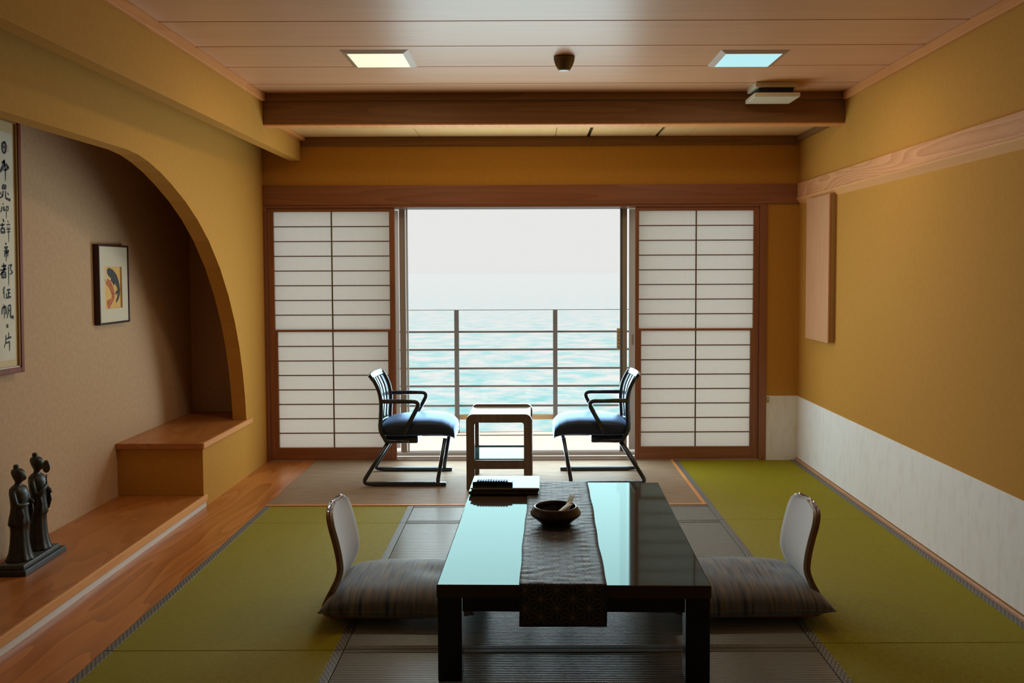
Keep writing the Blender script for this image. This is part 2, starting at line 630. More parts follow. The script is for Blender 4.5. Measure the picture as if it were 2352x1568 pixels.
# ------------------------------------------------------------------ floor
floor = struct(empty('floor'), 'tatami floor with a polished board strip along the left wall')
box('sub_floor', XN - 0.1, XR + 0.1, YB, D + 0.1, -0.16, -0.03, DARKC, floor)
box('floor_board', XL - 0.09, S1 - 0.003, YB, D, -0.03, 0.0, BOARD, floor, 0.002)


def mat_y(x0, x1, y0, y1):
    """tatami laid lengthwise, edging along both long sides"""
    m = box('tatami_mat', x0 + 0.001, x1 - 0.001, y0 + 0.0015, y1 - 0.0015, -0.03, -0.0005, TAT_Y, floor, 0.002)
    for a in (x0 + 0.001, x1 - 0.036):
        box('cloth_border', a, a + 0.035, y0 + 0.002, y1 - 0.002, -0.02, 0.0012, HERI, m, 0.001)


def mat_x(x0, x1, y0, y1):
    m = box('tatami_mat', x0 + 0.001, x1 - 0.001, y0 + 0.0015, y1 - 0.0015, -0.03, -0.0005, TAT_X, floor, 0.002)
    for a in (y0 + 0.002, y1 - 0.032):
        box('cloth_border', x0 + 0.002, x1 - 0.002, a, a + 0.03, -0.02, 0.0012, HERIX, m, 0.001)


for y0, y1 in ((5.145, 5.52), (3.395, 5.145), (1.645, 3.395), (-0.105, 1.645), (YB, -0.105)):
    mat_y(S1, -0.705, y0, y1)
for y0, y1 in ((5.19, D), (3.445, 5.19), (1.70, 3.445), (-0.05, 1.70), (YB, -0.05)):
    mat_y(1.085, XR - 0.02, y0, y1)
for y0, y1 in ((5.165, 5.52), (4.28, 5.165), (3.40, 4.28), (2.52, 3.40), (1.64, 2.52), (0.76, 1.64), (-0.12, 0.76), (YB, -0.12)):
    mat_x(-0.705, 1.085, y0, y1)
box('edge_strip', S1, 1.085, 5.522, 5.547, -0.03, 0.004, TRIMW, floor, 0.002)
box('edge_strip', 1.062, 1.0845, 5.548, D, -0.03, 0.004, TRIMW, floor, 0.002)
rug = box('rug', S1, 1.061, 5.549, D - 0.005, -0.03, 0.002, RUGM, None, 0.002)
tag(rug, 'brown grey ribbed floor mat under the two black chairs by the window', 'rug')

# ------------------------------------------------------------------ walls
ARCH = [(2.2, 2.04), (4.54, 2.036), (4.68, 2.026), (4.80, 2.005), (4.95, 1.967), (5.10, 1.917), (5.30, 1.838), (5.485, 1.745), (5.68, 1.62),
        (5.87, 1.455), (6.03, 1.27), (6.15, 1.085), (6.235, 0.91), (6.295, 0.73), (6.335, 0.56), (6.36, 0.362)]
poly = [(YB, 0), (2.2, 0)] + ARCH + [(5.50, 0.362), (5.50, 0), (D, 0), (D, CZ), (YB, CZ)]
wall_left = struct(obj('wall_left', MB().prism(poly, XL, XL - 0.095, 'X'), OCHRE), 'ochre left wall pierced by the arched alcove opening')
alc = obj('alcove_wall', MB().box(XN - 0.08, XN, 2.1, 6.83, 0, CZ), NICHE, wall_left)
obj('alcove_wall', MB().box(XN, XL - 0.096, 6.75, 6.83, 0, CZ), NICHE, wall_left)
obj('alcove_wall', MB().box(XN, XL - 0.096, 2.1, 2.18, 0, CZ), NICHE, wall_left)
obj('alcove_ceiling', MB().box(XN, XL - 0.096, 2.18, 6.75, 2.30, 2.36), OCHRE, wall_left)
box('alcove_floor', XN, XL - 0.001, 2.19, 5.493, 0.034, 0.075, BOARDX, wall_left, 0.003)
box('front_edge', XL - 0.0005, XL + 0.012, 2.20, 5.535, 0.034, 0.0755, TRIML, wall_left, 0.004)
box('kick_board', XL - 0.02, XL + 0.002, 2.20, 5.53, 0.0, 0.0335, KICK, wall_left)
box('shelf_front', XN, XL - 0.0005, 5.494, 5.4995, 0.075, 0.361, OCHRE, wall_left)
box('shelf_top', XN, XL - 0.001, 5.475, 6.75, 0.3625, 0.397, BOARDX, wall_left, 0.003)
box('shelf_edge', XL - 0.0005, XL + 0.016, 5.475, 6.455, 0.3625, 0.3975, TRIMW, wall_left, 0.003)

wall_right = struct(box('wall_right', XR, XR + 0.1, YB, D + 0.12, 0, CZ, OCHRE), 'ochre right wall above a grey paper strip')
box('wainscot', XR - 0.004, XR, YB, D, 0.02, 0.485, WAINS, wall_right, 0.001)
struct(box('baseboard_right', XR - 0.02, XR - 0.0045, YB, D, -0.01, 0.016, BASEB, None, 0.002))
poly = [(XL - 0.1, 0), (XL - 0.1, CZ), (XR, CZ), (XR, 0), (1.783, 0), (1.783, 1.922), (XL, 1.922), (XL, 0)]
wall_front = struct(obj('wall_front', MB().prism(poly, D, D + 0.12, 'Y'), OCHRE), 'ochre wall around the window opening')
box('wainscot', 1.784, XR - 0.004, D - 0.004, D, 0.0, 0.485, WAINS, wall_front, 0.001)
struct(box('wall_back', XN - 0.1, XR + 0.1, YB - 0.1, YB, -0.03, CZ, OCHRE), 'ochre wall behind')

# ------------------------------------------------------------------ ceiling
ceiling = struct(empty('ceiling', (0, 0, CZ)), 'plank ceiling with a lower soffit by the window')
ceiling.location = (0, 0, 0)
box('ceiling_slab', XN - 0.1, XR + 0.1, YB - 0.1, D + 0.12, CZ + 0.03, CZ + 0.15, DARKC, ceiling)
y = 5.585
box('plank', -1.70, XR, 5.586, 5.99, CZ, CZ + 0.025, CEILW, ceiling, 0.002)
while y > YB:
    box('plank', -1.70, XR, max(y - 0.4615, YB), y - 0.009, CZ, CZ + 0.025, CEILW, ceiling, 0.002)
    y -= 0.4615
xs = [-1.69, -0.80, 0.20, 0.445, 0.95, 1.17, 2.0]
for i in range(6):
    g0 = 0.012 if i in (3, 4) else 0.002
    g1 = 0.012 if i in (2, 3) else 0.002
    box('soffit_panel', xs[i] + g0, xs[i + 1] - g1, 6.0, D - 0.0, 2.425, 2.44, SOFF, ceiling, 0.001)
box('soffit_backing', -1.70, XR, 6.0, D, 2.441, 2.47, DARKC, ceiling)
box('alcove_gap_lid', XL, -1.77, YB, D, CZ, CZ + 0.02, OCHRE, ceiling)

# ------------------------------------------------------------------ beams and trims
t3 = struct(empty('trim_3'), 'brown crossbeam under the ceiling in front of the window')
box('beam_face', -1.69, XR, 5.885, 6.0, 2.372, CZ, BEAMW, t3, 0.004)
box('upper_board', -1.69, XR, 5.855, 5.885, 2.515, CZ, BEAMW, t3, 0.004)
box('lower_lip', -1.69, XR, 5.888, 6.012, 2.362, 2.372, TRIMW, t3, 0.002)
struct(box('trim_4', -1.772, -1.692, YB, D, 2.25, CZ, OCHRE, None, 0.003), 'ochre hanging beam along the left side of the ceiling')
struct(box('trim_5', -1.6915, -1.668, YB, 5.855, 2.508, CZ, TRIMW, None, 0.003))
struct(box('trim_6', XR - 0.024, XR, YB, 5.855, 2.508, CZ, TRIMW, None, 0.003))
struct(box('trim_7', -1.6915, -1.655, 6.012, D, 2.40, 2.425, TRIMW, None, 0.003))
struct(box('trim_8', XR - 0.03, XR, 6.012, D, 2.385, 2.425, BEAMW, None, 0.003))
struct(box('trim_9', -1.69, XR - 0.03, D - 0.02, D, 2.36, 2.424, BEAMW, None, 0.003))
struct(box('trim_1', XL, XR - 0.001, D - 0.016, D, 1.924, 2.07, DOORX, None, 0.003), 'red brown lintel board above the sliding doors')
t2 = struct(empty('trim_2'), 'wide grained rail board along the right wall with a paler lower strip')
box('rail_board', XR - 0.022, XR, YB, D - 0.017, 1.966, 2.072, NAGE, t2, 0.003)
obj('lower_strip', MB().prism([(XR, 1.920), (XR, 1.965), (XR - 0.030, 1.965), (XR - 0.026, 1.955)], YB, D - 0.017, 'Y'), TRIML, t2)

# door surround
t10 = struct(empty('trim_10'), 'red brown frame around the sliding paper doors')
box('jamb', XL, XL + 0.024, D - 0.012, D + 0.11, 0.0, 1.922, DOORW, t10, 0.002)
box('jamb', 1.727, 1.783, D - 0.012, D + 0.11, 0.0, 1.922, DOORW, t10, 0.002)
box('head', XL + 0.024, 1.727, D - 0.012, D + 0.11, 1.905, 1.9215, DOORX, t10, 0.002)
box('sill', XL + 0.024, 1.727, D, D + 0.13, -0.03, 0.006, ALU, t10, 0.002)


# ------------------------------------------------------------------ sliding paper doors
def shoji(name, x0, x1, sl, sr, label, yoff):
    d = struct(empty(name, (0, D + yoff, 0)), label)
    y0, y1 = 0.0, 0.03
    box('stile', x0, x0 + sl, y0, y1, 0.006, 1.905, DOORW, d, 0.002)
    box('stile', x1 - sr, x1, y0, y1, 0.006, 1.905, DOORW, d, 0.002)
    xa, xb = x0 + sl, x1 - sr
    box('rail', xa, xb, y0 + 0.001, y1, 1.876, 1.905, DOORX, d, 0.002)
    box('rail', xa, xb, y0 + 0.001, y1, 0.978, 0.994, DOORX, d, 0.002)
    box('rail', xa, xb, y0 + 0.001, y1, 0.006, 0.100, DOORX, d, 0.002)
    # the lower half sits in a slightly narrower frame
    for a, b in ((xa, xa + 0.018), (xb - 0.018, xb)):
        box('inner_stile', a, b, y0 + 0.003, y1, 0.100, 0.978, DOORW, d, 0.001)
    xm = (xa + xb) / 2
    w = 0.0045
    box('muntin', xm - w, xm + w, y0 + 0.006, y0 + 0.016, 0.994, 1.876, MUNT, d)
    box('muntin', xm - w, xm + w, y0 + 0.006, y0 + 0.016, 0.100, 0.978, MUNT, d)
    for (za, zb, ins) in ((0.994, 1.876, 0.0), (0.100, 0.978, 0.018)):
        st = (zb - za) / 8
        for k in range(1, 8):
            z = za + st * k
            box('muntin', xa + ins, xm - w, y0 + 0.007, y0 + 0.016, z - 0.0038, z + 0.0038, MUNT, d)
            box('muntin', xm + w, xb - ins, y0 + 0.007, y0 + 0.016, z - 0.0038, z + 0.0038, MUNT, d)
        hw = (xm - xa - ins)
        me = MB().box(0, hw, 0, 0.0012, 0, st).mesh('paper_pane')
        me.materials.append(PAPER)
        for k in range(8):
            obj('paper_pane', me, None, d, loc=(xa + ins, y0 + 0.017, za + st * k))
            obj('paper_pane', me, None, d, loc=(xm, y0 + 0.017, za + st * k))
    return d


shoji('door_1', XL + 0.026, -1.005, 0.045, 0.038, 'left sliding paper door with red brown frame', 0.006)
shoji('door_2', 0.799, 1.725, 0.026, 0.042, 'right sliding paper door with red brown frame', 0.006)

# ------------------------------------------------------------------ glass window behind the doors
win = struct(empty('window_1', (0, 7.05, 0)), 'tall glass window between the two paper doors facing the sea')
box('frame_stile', -0.995, -0.952, -0.02, 0.03, 0.03, 1.93, ALU, win, 0.003)
box('frame_lip', -0.944, -0.932, -0.012, 0.022, 0.03, 1.93, ALUL, win, 0.002)
box('sash_stile', -1.06, -1.008, 0.04, 0.06, 0.05, 1.90, ALUL, win, 0.003)
box('frame_stile', 0.704, 0.718, -0.012, 0.022, 0.03, 1.93, RAILM, win, 0.002)
box('frame_stile', 0.720, 0.755, -0.02, 0.03, 0.03, 1.93, ALU, win, 0.003)
sash = box('sash_stile', 0.768, 0.815, -0.05, -0.025, 0.05, 1.90, ALUL, win, 0.003)
box('handle', 0.792, 0.802, -0.058, -0.05, 0.86, 0.94, ALU, sash, 0.003)
box('frame_head', -1.06, 0.86, -0.05, 0.05, 1.905, 1.935, ALU, win, 0.003)
box('frame_sill', -1.06, 0.86, -0.05, 0.05, 0.006, 0.03, ALUL, win, 0.003)
box('glass_pane', -0.932, 0.704, 0.002, 0.008, 0.03, 1.905, GLASS, win)
stk = box('sticker', 0.678, 0.703, -0.001, 0.0015, 0.818, 0.985, STICK, win)
mk = MB()
for k in range(5):
    z = 0.835 + k * 0.029
    mk.box(0.684, 0.699, -0.0016, -0.001, z, z + 0.005)
    mk.box(0.688 + (k % 2) * 0.005, 0.692 + (k % 2) * 0.005, -0.0016, -0.001, z, z + 0.018)
obj('red_marks', mk, REDM, stk)

# ------------------------------------------------------------------ balcony and sea
bal = struct(box('balcony_floor', -3.2, 3.2, 7.12, 8.45, -0.25, -0.06, CONC), 'pale concrete balcony floor')
box('drain_strip', -3.2, 3.2, 8.22, 8.25, -0.06, -0.054, RAILM, bal)
rl = thing('balcony_railing', 'grey metal balcony railing of five thin bars before the sea', 'railing', (0, 8.38, -0.06))
for px in (-2.475, -1.57, -0.665, 0.24, 1.145, 2.05):
    box('post', px - 0.02, px + 0.02, -0.025, 0.025, 0.0, 1.135, RAILM, rl, 0.003)
for z in (0.931, 0.766, 0.593, 0.428, 0.246):
    box('bar', -3.1, 3.1, 0.026, 0.042, z - 0.0085, z + 0.0085, RAILM, rl, 0.002)
box('top_wire', -3.1, 3.1, -0.003, 0.003, 1.132, 1.137, RAILM, rl)
box('bottom_rail', -3.1, 3.1, 0.026, 0.06, 0.118, 0.162, RAILT, rl, 0.003)
sea = obj('sea', MB().add([(-40000, 60, -26), (40000, 60, -26), (40000, 45000, -26), (-40000, 45000, -26)], [(0, 1, 2, 3)]), SEA)
tag(sea, 'pale turquoise sea stretching out beyond the balcony railing', 'sea', kind='stuff')

# ------------------------------------------------------------------ ceiling fittings
def ceiling_light(x0, x1, y0, y1, mat, label, power, col):
    t = thing('ceiling_light', label, 'ceiling light', ((x0 + x1) / 2, (y0 + y1) / 2, CZ), group=None)
    w, d = (x1 - x0) / 2, (y1 - y0) / 2
    b, h = 0.032, 0.014
    o = [(-w, -d), (w, -d), (w, d), (-w, d)]
    i = [(-w + b, -d + b), (w - b, -d + b), (w - b, d - b), (-w + b, d - b)]
    m = MB()
    m.add([(p[0], p[1], -0.0005) for p in o] + [(p[0], p[1], -h) for p in i] + [(p[0], p[1], -0.002) for p in i],
          [(k, 4 + k, 4 + (k + 1) % 4, (k + 1) % 4) for k in range(4)] + [(4 + k, 8 + k, 8 + (k + 1) % 4, 4 + (k + 1) % 4) for k in range(4)])
    obj('frame', m, LFRAME, t)
    box('diffuser', -w + b, w - b, -d + b, d - b, -h + 0.002, -0.002, mat, t)
    lo = lamp('lamp_glow', 'AREA', (0, 0, -h - 0.004), (0, 0, 0), power, col, shape='RECTANGLE', size=2 * (w - b), size_y=2 * (d - b))
    lo.parent = t
    return t


ceiling_light(-0.965, -0.612, 4.725, 5.112, LITY, 'square recessed ceiling light with a pale yellow lit panel', 6, (1.0, 0.86, 0.62))
ceiling_light(0.992, 1.350, 4.755, 5.130, LITB, 'square recessed ceiling light with a pale blue lit panel', 6, (1.0, 0.86, 0.62))

t = thing('smoke_detector', 'small round brown smoke detector on the plank ceiling', 'smoke detector', (0.191, 4.90, CZ))
obj('housing', MB().lathe([(0.001, -0.071), (0.026, -0.071), (0.031, -0.068), (0.038, -0.058), (0.047, -0.041), (0.054, -0.022), (0.057, -0.008), (0.055, 0.0), (0.001, 0.0)], n=40), BROWNP, t)
obj('base_ring', MB().lathe([(0.0285, -0.0735), (0.0305, -0.072), (0.0305, -0.070), (0.0285, -0.069), (0.022, -0.0715)], n=32), ALU, t)

t = thing('air_vent', 'small square beige air vent box hanging under the ceiling', 'air vent', (1.495, 5.66, CZ))
box('upper_plate', -0.128, 0.128, -0.11, 0.11, -0.032, 0.0, BEIGE, t, 0.004)
box('neck', -0.105, 0.105, -0.09, 0.09, -0.066, -0.032, BLACK, t)
box('lower_plate', -0.137, 0.137, -0.122, 0.122, -0.092, -0.066, BEIGE, t, 0.004)

# ------------------------------------------------------------------ wall fittings
t = thing('wall_panel', 'tall pinkish wooden wall panel box mounted under the right rail board', 'wall panel', (XR, 6.275, 0.945))
box('face_board', -0.046, -0.034, -0.245, 0.245, 0.0, 0.985, PANELW, t, 0.002)
box('body', -0.032, 0.0, -0.24, 0.243, 0.003, 0.982, PANELS, t, 0.002)
box('dark_slit', -0.034, -0.032, -0.235, 0.24, 0.02, 0.965, BLACK, t)
t = thing('wall_switch', 'tiny pale green plate low on the wall right of the paper door', 'switch', (1.795, D, 0.455))
box('plate', -0.013, 0.013, -0.006, 0.0, -0.022, 0.022, GREENP, t, 0.002)
box('button', -0.008, 0.008, -0.009, -0.006, -0.001, 0.016, BEIGE, t, 0.001)

# ------------------------------------------------------------------ alcove: framed calligraphy
cal = thing('framed_calligraphy', 'large red framed scroll of black brush calligraphy on the alcove wall', 'picture', (XN, 3.70, 0.965))
cal.rotation_euler = (R(-1.3), 0, 0)      # hangs a little out of true
Y1, Y0, H = 0.735, -0.735, 1.225
f = 0.026
m = MB().box(0.0, 0.045, Y0, Y0 + f, 0, H).box(0.0, 0.045, Y1 - f, Y1, 0, H).box(0.0, 0.045, Y0 + f, Y1 - f, 0, f).box(0.0, 0.045, Y0 + f, Y1 - f, H - f, H)
obj('frame', m, FRAMER, cal, 0.003)
m = MB()
for a, b, c, d in ((Y0 + f, Y0 + f + 0.007, f, H - f), (Y1 - f - 0.007, Y1 - f, f, H - f), (Y0 + f, Y1 - f, f, f + 0.007), (Y0 + f, Y1 - f, H - f - 0.007, H - f)):
    m.box(0.02, 0.040, a, b, c, d)
obj('gold_lip', m, GOLD, cal)
box('silk_mount', 0.002, 0.030, Y0 + f, Y1 - f, f, H - f, SCROLL, cal)
sheet = box('paper', 0.030, 0.0320, Y0 + 0.1, Y1 - 0.056, 0.065, H - 0.083, SHEET, cal)

# characters of the visible column, brush strokes in a unit box (x right, y down), third value is brush width
CH = {
    'sun': [[(.25, .08, .2), (.22, .5, .22), (.28, .95, .16)], [(.25, .1, .16), (.7, .02, .2), (.8, .3, .22), (.68, .9, .22)], [(.4, .42, .16), (.58, .40, .14)], [(.35, .92, .14), (.68, .9, .16)]],
    'origin': [[(.2, .22, .10), (.55, .10, .20), (.5, .2, .18)], [(.5, .04, .16), (.42, .3, .24), (.2, .5, .22), (-.15, .7, .10)], [(.45, .28, .2), (.75, .25, .2), (.95, .35, .2), (.72, .45, .14)], [(.6, .3, .14), (.62, .6, .13), (.6, .98, .08)], [(.4, .50, .14), (.8, .46, .10)]],
    'dawn': [[(.3, .05, .10), (.25, .28, .12), (.6, .25, .12), (.62, .04, .10), (.3, .05, .10)], [(.3, .16, .08), (.6, .14, .08)], [(.35, .38, .12), (.3, .75, .14), (.02, .92, .10)], [(.15, .5, .1), (.1, .7, .1)], [(.58, .36, .12), (.58, .85, .16), (1.0, .95, .16), (.98, .8, .06)], [(.75, .5, .1), (.9, .62, .1)], [(.2, .72, .1), (.34, .66, .08)]],
    'noble': [[(.25, .0, .12), (.34, .06, .10)], [(.15, .22, .10), (.1, .5, .12), (-.02, .62, .06)], [(.3, .2, .1), (.32, .5, .09)], [(.4, .16, .09), (.42, .48, .1), (.55, .42, .07)], [(.6, .2, .08), (.85, .16, .12), (.82, .42, .10), (.7, .44, .06)], [(.62, .22, .09), (.64, .65, .09), (.62, 1.0, .05)]],
    'words': [[(.28, .0, .12), (.36, .1, .14), (.3, .13, .06)], [(.0, .3, .1), (.45, .24, .12)], [(.22, .18, .12), (.24, .42, .12)], [(.1, .42, .14), (.12, .6, .16), (.42, .58, .16), (.42, .42, .12), (.1, .42, .12)], [(.7, .06, .08), (.8, .12, .10)], [(.6, .24, .08), (.95, .2, .1)], [(.66, .32, .07), (.72, .38, .06)], [(.88, .3, .07), (.82, .38, .06)], [(.58, .44, .08), (.98, .4, .1)], [(.6, .56, .07), (.96, .52, .08)], [(.78, .4, .09), (.8, .7, .08), (.78, 1.0, .05)]],
    'ruler': [[(.45, .0, .14), (.58, .08, .16)], [(.3, .24, .1), (.75, .2, .14)], [(.42, .26, .12), (.5, .36, .12)], [(.66, .24, .1), (.56, .36, .1)], [(.28, .44, .12), (.8, .4, .14), (.74, .5, .1)], [(.36, .52, .1), (.36, .76, .1)], [(.36, .54, .1), (.72, .5, .12), (.7, .72, .12)], [(.54, .4, .14), (.54, .7, .12), (.52, 1.0, .06)]],
    'city': [[(.08, .16, .1), (.5, .1, .12)], [(.28, .0, .14), (.3, .3, .14)], [(-.05, .34, .1), (.55, .26, .14)], [(.5, .06, .1), (.3, .34, .16), (-.05, .54, .1)], [(.12, .42, .14), (.12, .64, .16), (.45, .62, .16), (.45, .4, .12), (.12, .42, .1)], [(.15, .52, .1), (.42, .5, .1)], [(.7, .1, .1), (.72, .5, .11), (.7, 1.0, .06)], [(.72, .1, .1), (1.0, .06, .12), (.85, .24, .1), (1.05, .4, .13), (.82, .5, .08)]],
    'march': [[(.3, .0, .12), (.18, .22, .14), (.08, .3, .06)], [(.28, .3, .1), (.1, .55, .12)], [(.22, .45, .12), (.22, 1.0, .08)], [(.5, .3, .1), (.92, .22, .14)], [(.7, .28, .12), (.7, .85, .13)], [(.7, .55, .1), (.92, .5, .12)], [(.48, .5, .1), (.5, .88, .12)], [(.35, .95, .1), (1.0, .84, .16)]],
    'sail': [[(.05, .25, .12), (.02, .7, .12)], [(.05, .26, .14), (.4, .2, .16), (.42, .62, .14), (.32, .66, .08)], [(.22, .02, .12), (.24, .98, .09)], [(.62, .15, .12), (.62, .6, .14), (.48, .95, .08)], [(.64, .15, .12), (.86, .1, .12), (.84, .85, .16), (1.1, .92, .2), (1.08, .74, .06)], [(.7, .38, .12), (.78, .5, .12)]],
    'one': [[(.35, .6, .16), (.5, .45, .26), (.68, .3, .22)]],
    'piece': [[(.35, .12, .1), (.32, .5, .12), (.1, .8, .06)], [(.65, .0, .1), (.66, .32, .1)], [(.36, .34, .1), (.95, .26, .14)], [(.34, .56, .1), (.72, .5, .13), (.72, .75, .12), (.7, 1.0, .06)]],
}
ZP = lambda py: 1.43 - (py - 622) / 2100 * 4.31 - 0.965      # heights of the characters on the sheet
ROWS = [('sun', 316, 343, .05, .4), ('origin', 354, 406, .075, 0), ('dawn', 413, 449, .085, .1), ('noble', 457, 491, .075, 0),
        ('words', 492, 545, .09, 0), ('ruler', 547, 590, .075, 0), ('city', 593, 645, .095, 0), ('march', 647, 675, .075, 0),
        ('sail', 686, 722, .085, 0), ('one', 734, 743, .05, 0), ('piece', 752, 797, .075, 0)]


def ribbon(mb, pts, to3, out=0.0004):
    """brush stroke: tapered flat ribbon with pointed round ends"""
    dense = []
    n = len(pts)
    for i in range(n - 1):
        for k in range(5):
            t_ = k / 5
            dense.append([pts[i][j] * (1 - t_) + pts[i + 1][j] * t_ for j in range(3)])
    dense.append(list(pts[-1]))
    vs, fs = [], []
    for i, p in enumerate(dense):
        a, b = dense[max(i - 1, 0)], dense[min(i + 1, len(dense) - 1)]
        dx, dy = b[0] - a[0], b[1] - a[1]
        l = math.hypot(dx, dy) or 1
        w = p[2] / 2 * (0.45 if i in (0, len(dense) - 1) else 1.0)
        vs.append(to3(p[0] - dy / l * w, p[1] + dx / l * w))
        vs.append(to3(p[0] + dy / l * w, p[1] - dx / l * w))
    for i in range(len(dense) - 1):
        fs.append((2 * i, 2 * i + 1, 2 * i + 3, 2 * i + 2))
    mb.add(vs, fs)


for nm, ya, yb, wid, off in ROWS:
    za, zb = ZP(ya), ZP(yb)
    h = za - zb
    m = MB()
    yc = 4.312 - 3.70
    for st in CH[nm]:
        q = [(x * wid, y_ * h, w_ * 0.078) for x, y_, w_ in st]
        ribbon(m, q, lambda a, b: (0.0324, yc - wid / 2 + a, za - b))
    obj('ink_character', m, INK, sheet)
m = MB()
for k in range(4):
    z = ZP(320 + 4.5 * k)
    m.box(0.0321, 0.0325, 0.636, 0.651, z - 0.007, z - 0.001)
obj('seal', m, SEAL, sheet)

# ------------------------------------------------------------------ alcove: carp picture
pic = thing('framed_picture', 'small dark framed picture of a black and a red carp on the alcove wall', 'picture', (XN, 5.447, 1.125))
w, H = 0.197, 0.468
f = 0.012
m = MB().box(0, 0.036, -w, -w + f, 0, H).box(0, 0.036, w - f, w, 0, H).box(0, 0.036, -w + f, w - f, 0, f).box(0, 0.036, -w + f, w - f, H - f, H)
obj('frame', m, FRAMED, pic, 0.004, 3)
pw0, pw1, pz0, pz1 = -0.118, 0.108, 0.092, 0.338
m = MB().box(0.02, 0.03, -w + f, pw0, f, H - f).box(0.02, 0.03, pw1, w - f, f, H - f).box(0.02, 0.03, pw0, pw1, f, pz0).box(0.02, 0.03, pw0, pw1, pz1, H - f)
obj('mount', m, MATB, pic)
pr = box('print', 0.016, 0.0205, pw0, pw1, pz0, pz1, PRINT, pic)


def P3(x):
    return lambda a, b: (x, pw0 + a * (pw1 - pw0), pz1 - b * (pz1 - pz0))


def fish(pts, x, mat, name, parent):
    m_ = MB()
    ribbon(m_, pts, P3(x))
    return obj(name, m_, mat, parent)


fish([(.22, .09, .08), (.32, .12, .20), (.52, .18, .24), (.70, .28, .23), (.82, .41, .19), (.89, .55, .15), (.88, .66, .13), (.82, .76, .10), (.74, .83, .07), (.70, .87, .03)], 0.0208, KOIB, 'black_carp', pr)
fish([(.42, .33, .02), (.50, .31, .10), (.60, .36, .14), (.62, .45, .04)], 0.0212, KOIB, 'black_fin', pr)
fish([(.68, .68, .02), (.75, .62, .09), (.84, .60, .06)], 0.0211, KOIB, 'black_fin', pr)
fish([(.14, .34, .10), (.24, .37, .17), (.38, .43, .19), (.48, .54, .19), (.55, .65, .16), (.54, .74, .14), (.46, .82, .12), (.30, .88, .20), (.20, .93, .24)], 0.0209, KOIR, 'red_carp', pr)
fish([(.04, .32, .05), (.10, .28, .14), (.20, .31, .10)], 0.0210, KOIW, 'pale_fin', pr)
fish([(.10, .07, .04), (.16, .11, .14), (.24, .17, .12), (.36, .24, .07)], 0.0206, KOIW, 'pale_fin', pr)

# ------------------------------------------------------------------ alcove: bronze statue
st = thing('statue', 'dark bronze statue of two robed women on a stepped base in the alcove', 'statue', (-2.335, 4.21, 0.075), R(2))
box('plinth', -0.078, 0.078, -0.195, 0.195, 0.0, 0.026, BRONZ, st, 0.003)
box('base_block', -0.062, 0.062, -0.178, 0.165, 0.026, 0.046, BRONZG, st, 0.003)


def figure(cy, ht, fan):
    """one robed woman facing +X: robe, sash, shoulders, neck, head lofted as one surface, arms drawn into it"""
    rows = [  # z, forward offset, depth radius, side radius, fold depth
        (0.00, 0.000, .060, .060, .10), (0.02, 0.000, .054, .055, .10), (0.08, .000, .045, .048, .10), (0.18, .000, .039, .043, .09),
        (0.30, .000, .036, .040, .07), (0.375, .000, .037, .041, .06), (0.38, .000, .044, .048, .10), (0.44, .000, .041, .045, .09),
        (0.52, .002, .036, .041, .06), (0.58, .003, .034, .040, .03), (0.66, .004, .037, .044, .02), (0.73, .003, .038, .049, .0), (0.775, .0, .032, .047, 0),
        (0.80, -.002, .022, .032, 0), (0.815, -.001, .014, .016, 0), (0.835, .002, .0135, .0145, 0), (0.85, .006, .018, .018, 0), (0.87, .008, .024, .022, 0),
        (0.90, .006, .028, .0255, 0), (0.93, .003, .0295, .027, 0), (0.955, 0.0, .028, .0265, 0), (0.975, -.002, .022, .022, 0), (0.985, -.004, .014, .014, 0), (0.988, -.006, .010, .010, 0),
        (0.995, -.006, .0115, .0115, 0), (1.01, -.006, .0125, .0125, 0), (1.025, -.006, .009, .009, 0), (1.03, -.006, .002, .002, 0)]
    rs = []
    n = 40
    for z, ox, rx, ry, fd in rows:
        ring = []
        for k in range(n):
            a = 2 * math.pi * k / n
            q = 1 + fd * math.cos(a * 9) * 0.5
            nose = 0.0
            if 0.868 <= z <= 0.905 and (k <= 1 or k >= n - 1):
                nose = 0.006 if k == 0 else 0.002
            ring.append((ox + rx * q * math.cos(a) + nose, cy + ry * q * math.sin(a), 0.046 + z * ht))
        rs.append(ring)
    fg = obj('figure', MB().rings(rs), BRONZ, st)
    z = lambda q: 0.046 + q * ht
    arms = MB()
    for sgn in (-1, 1):
        pts = [(0.0, cy + sgn * 0.043, z(.765)), (0.006, cy + sgn * 0.055, z(.70)), (0.014, cy + sgn * 0.055, z(.62)),
               (0.034, cy + sgn * 0.044, z(.60)), (0.054, cy + sgn * 0.018, z(.62 if not fan else (.60 if sgn > 0 else .70)))]
        arms.tube(pts, [.013, .014, .015, .013, .007], 10)
        # hanging sleeve
        arms.tube([(0.030, cy + sgn * 0.046, z(.60)), (0.034, cy + sgn * 0.044, z(.50)), (0.030, cy + sgn * 0.040, z(.41))], [.010, .013, .005], 8, flat=0.5)
    obj('arms', arms, BRONZ, st)
    if fan:
        fm = MB()
        fm.tube([(0.052, cy - 0.018, z(.64)), (0.052, cy - 0.012, z(.80))], 0.0035, 8)
        out = []
        for k in range(20):
            a = 2 * math.pi * k / 20
            out.append((0.052 + 0.017 * math.sin(a) * (1 - 0.15 * math.cos(a)), z(.885) + 0.030 * math.cos(a)))
        fm.prism(out, cy - 0.014, cy - 0.009, 'Y')
        obj('leaf_fan', fm, BRONZG, st)
    return fg


figure(-0.085, 0.425, False)
figure(0.085, 0.445, True)

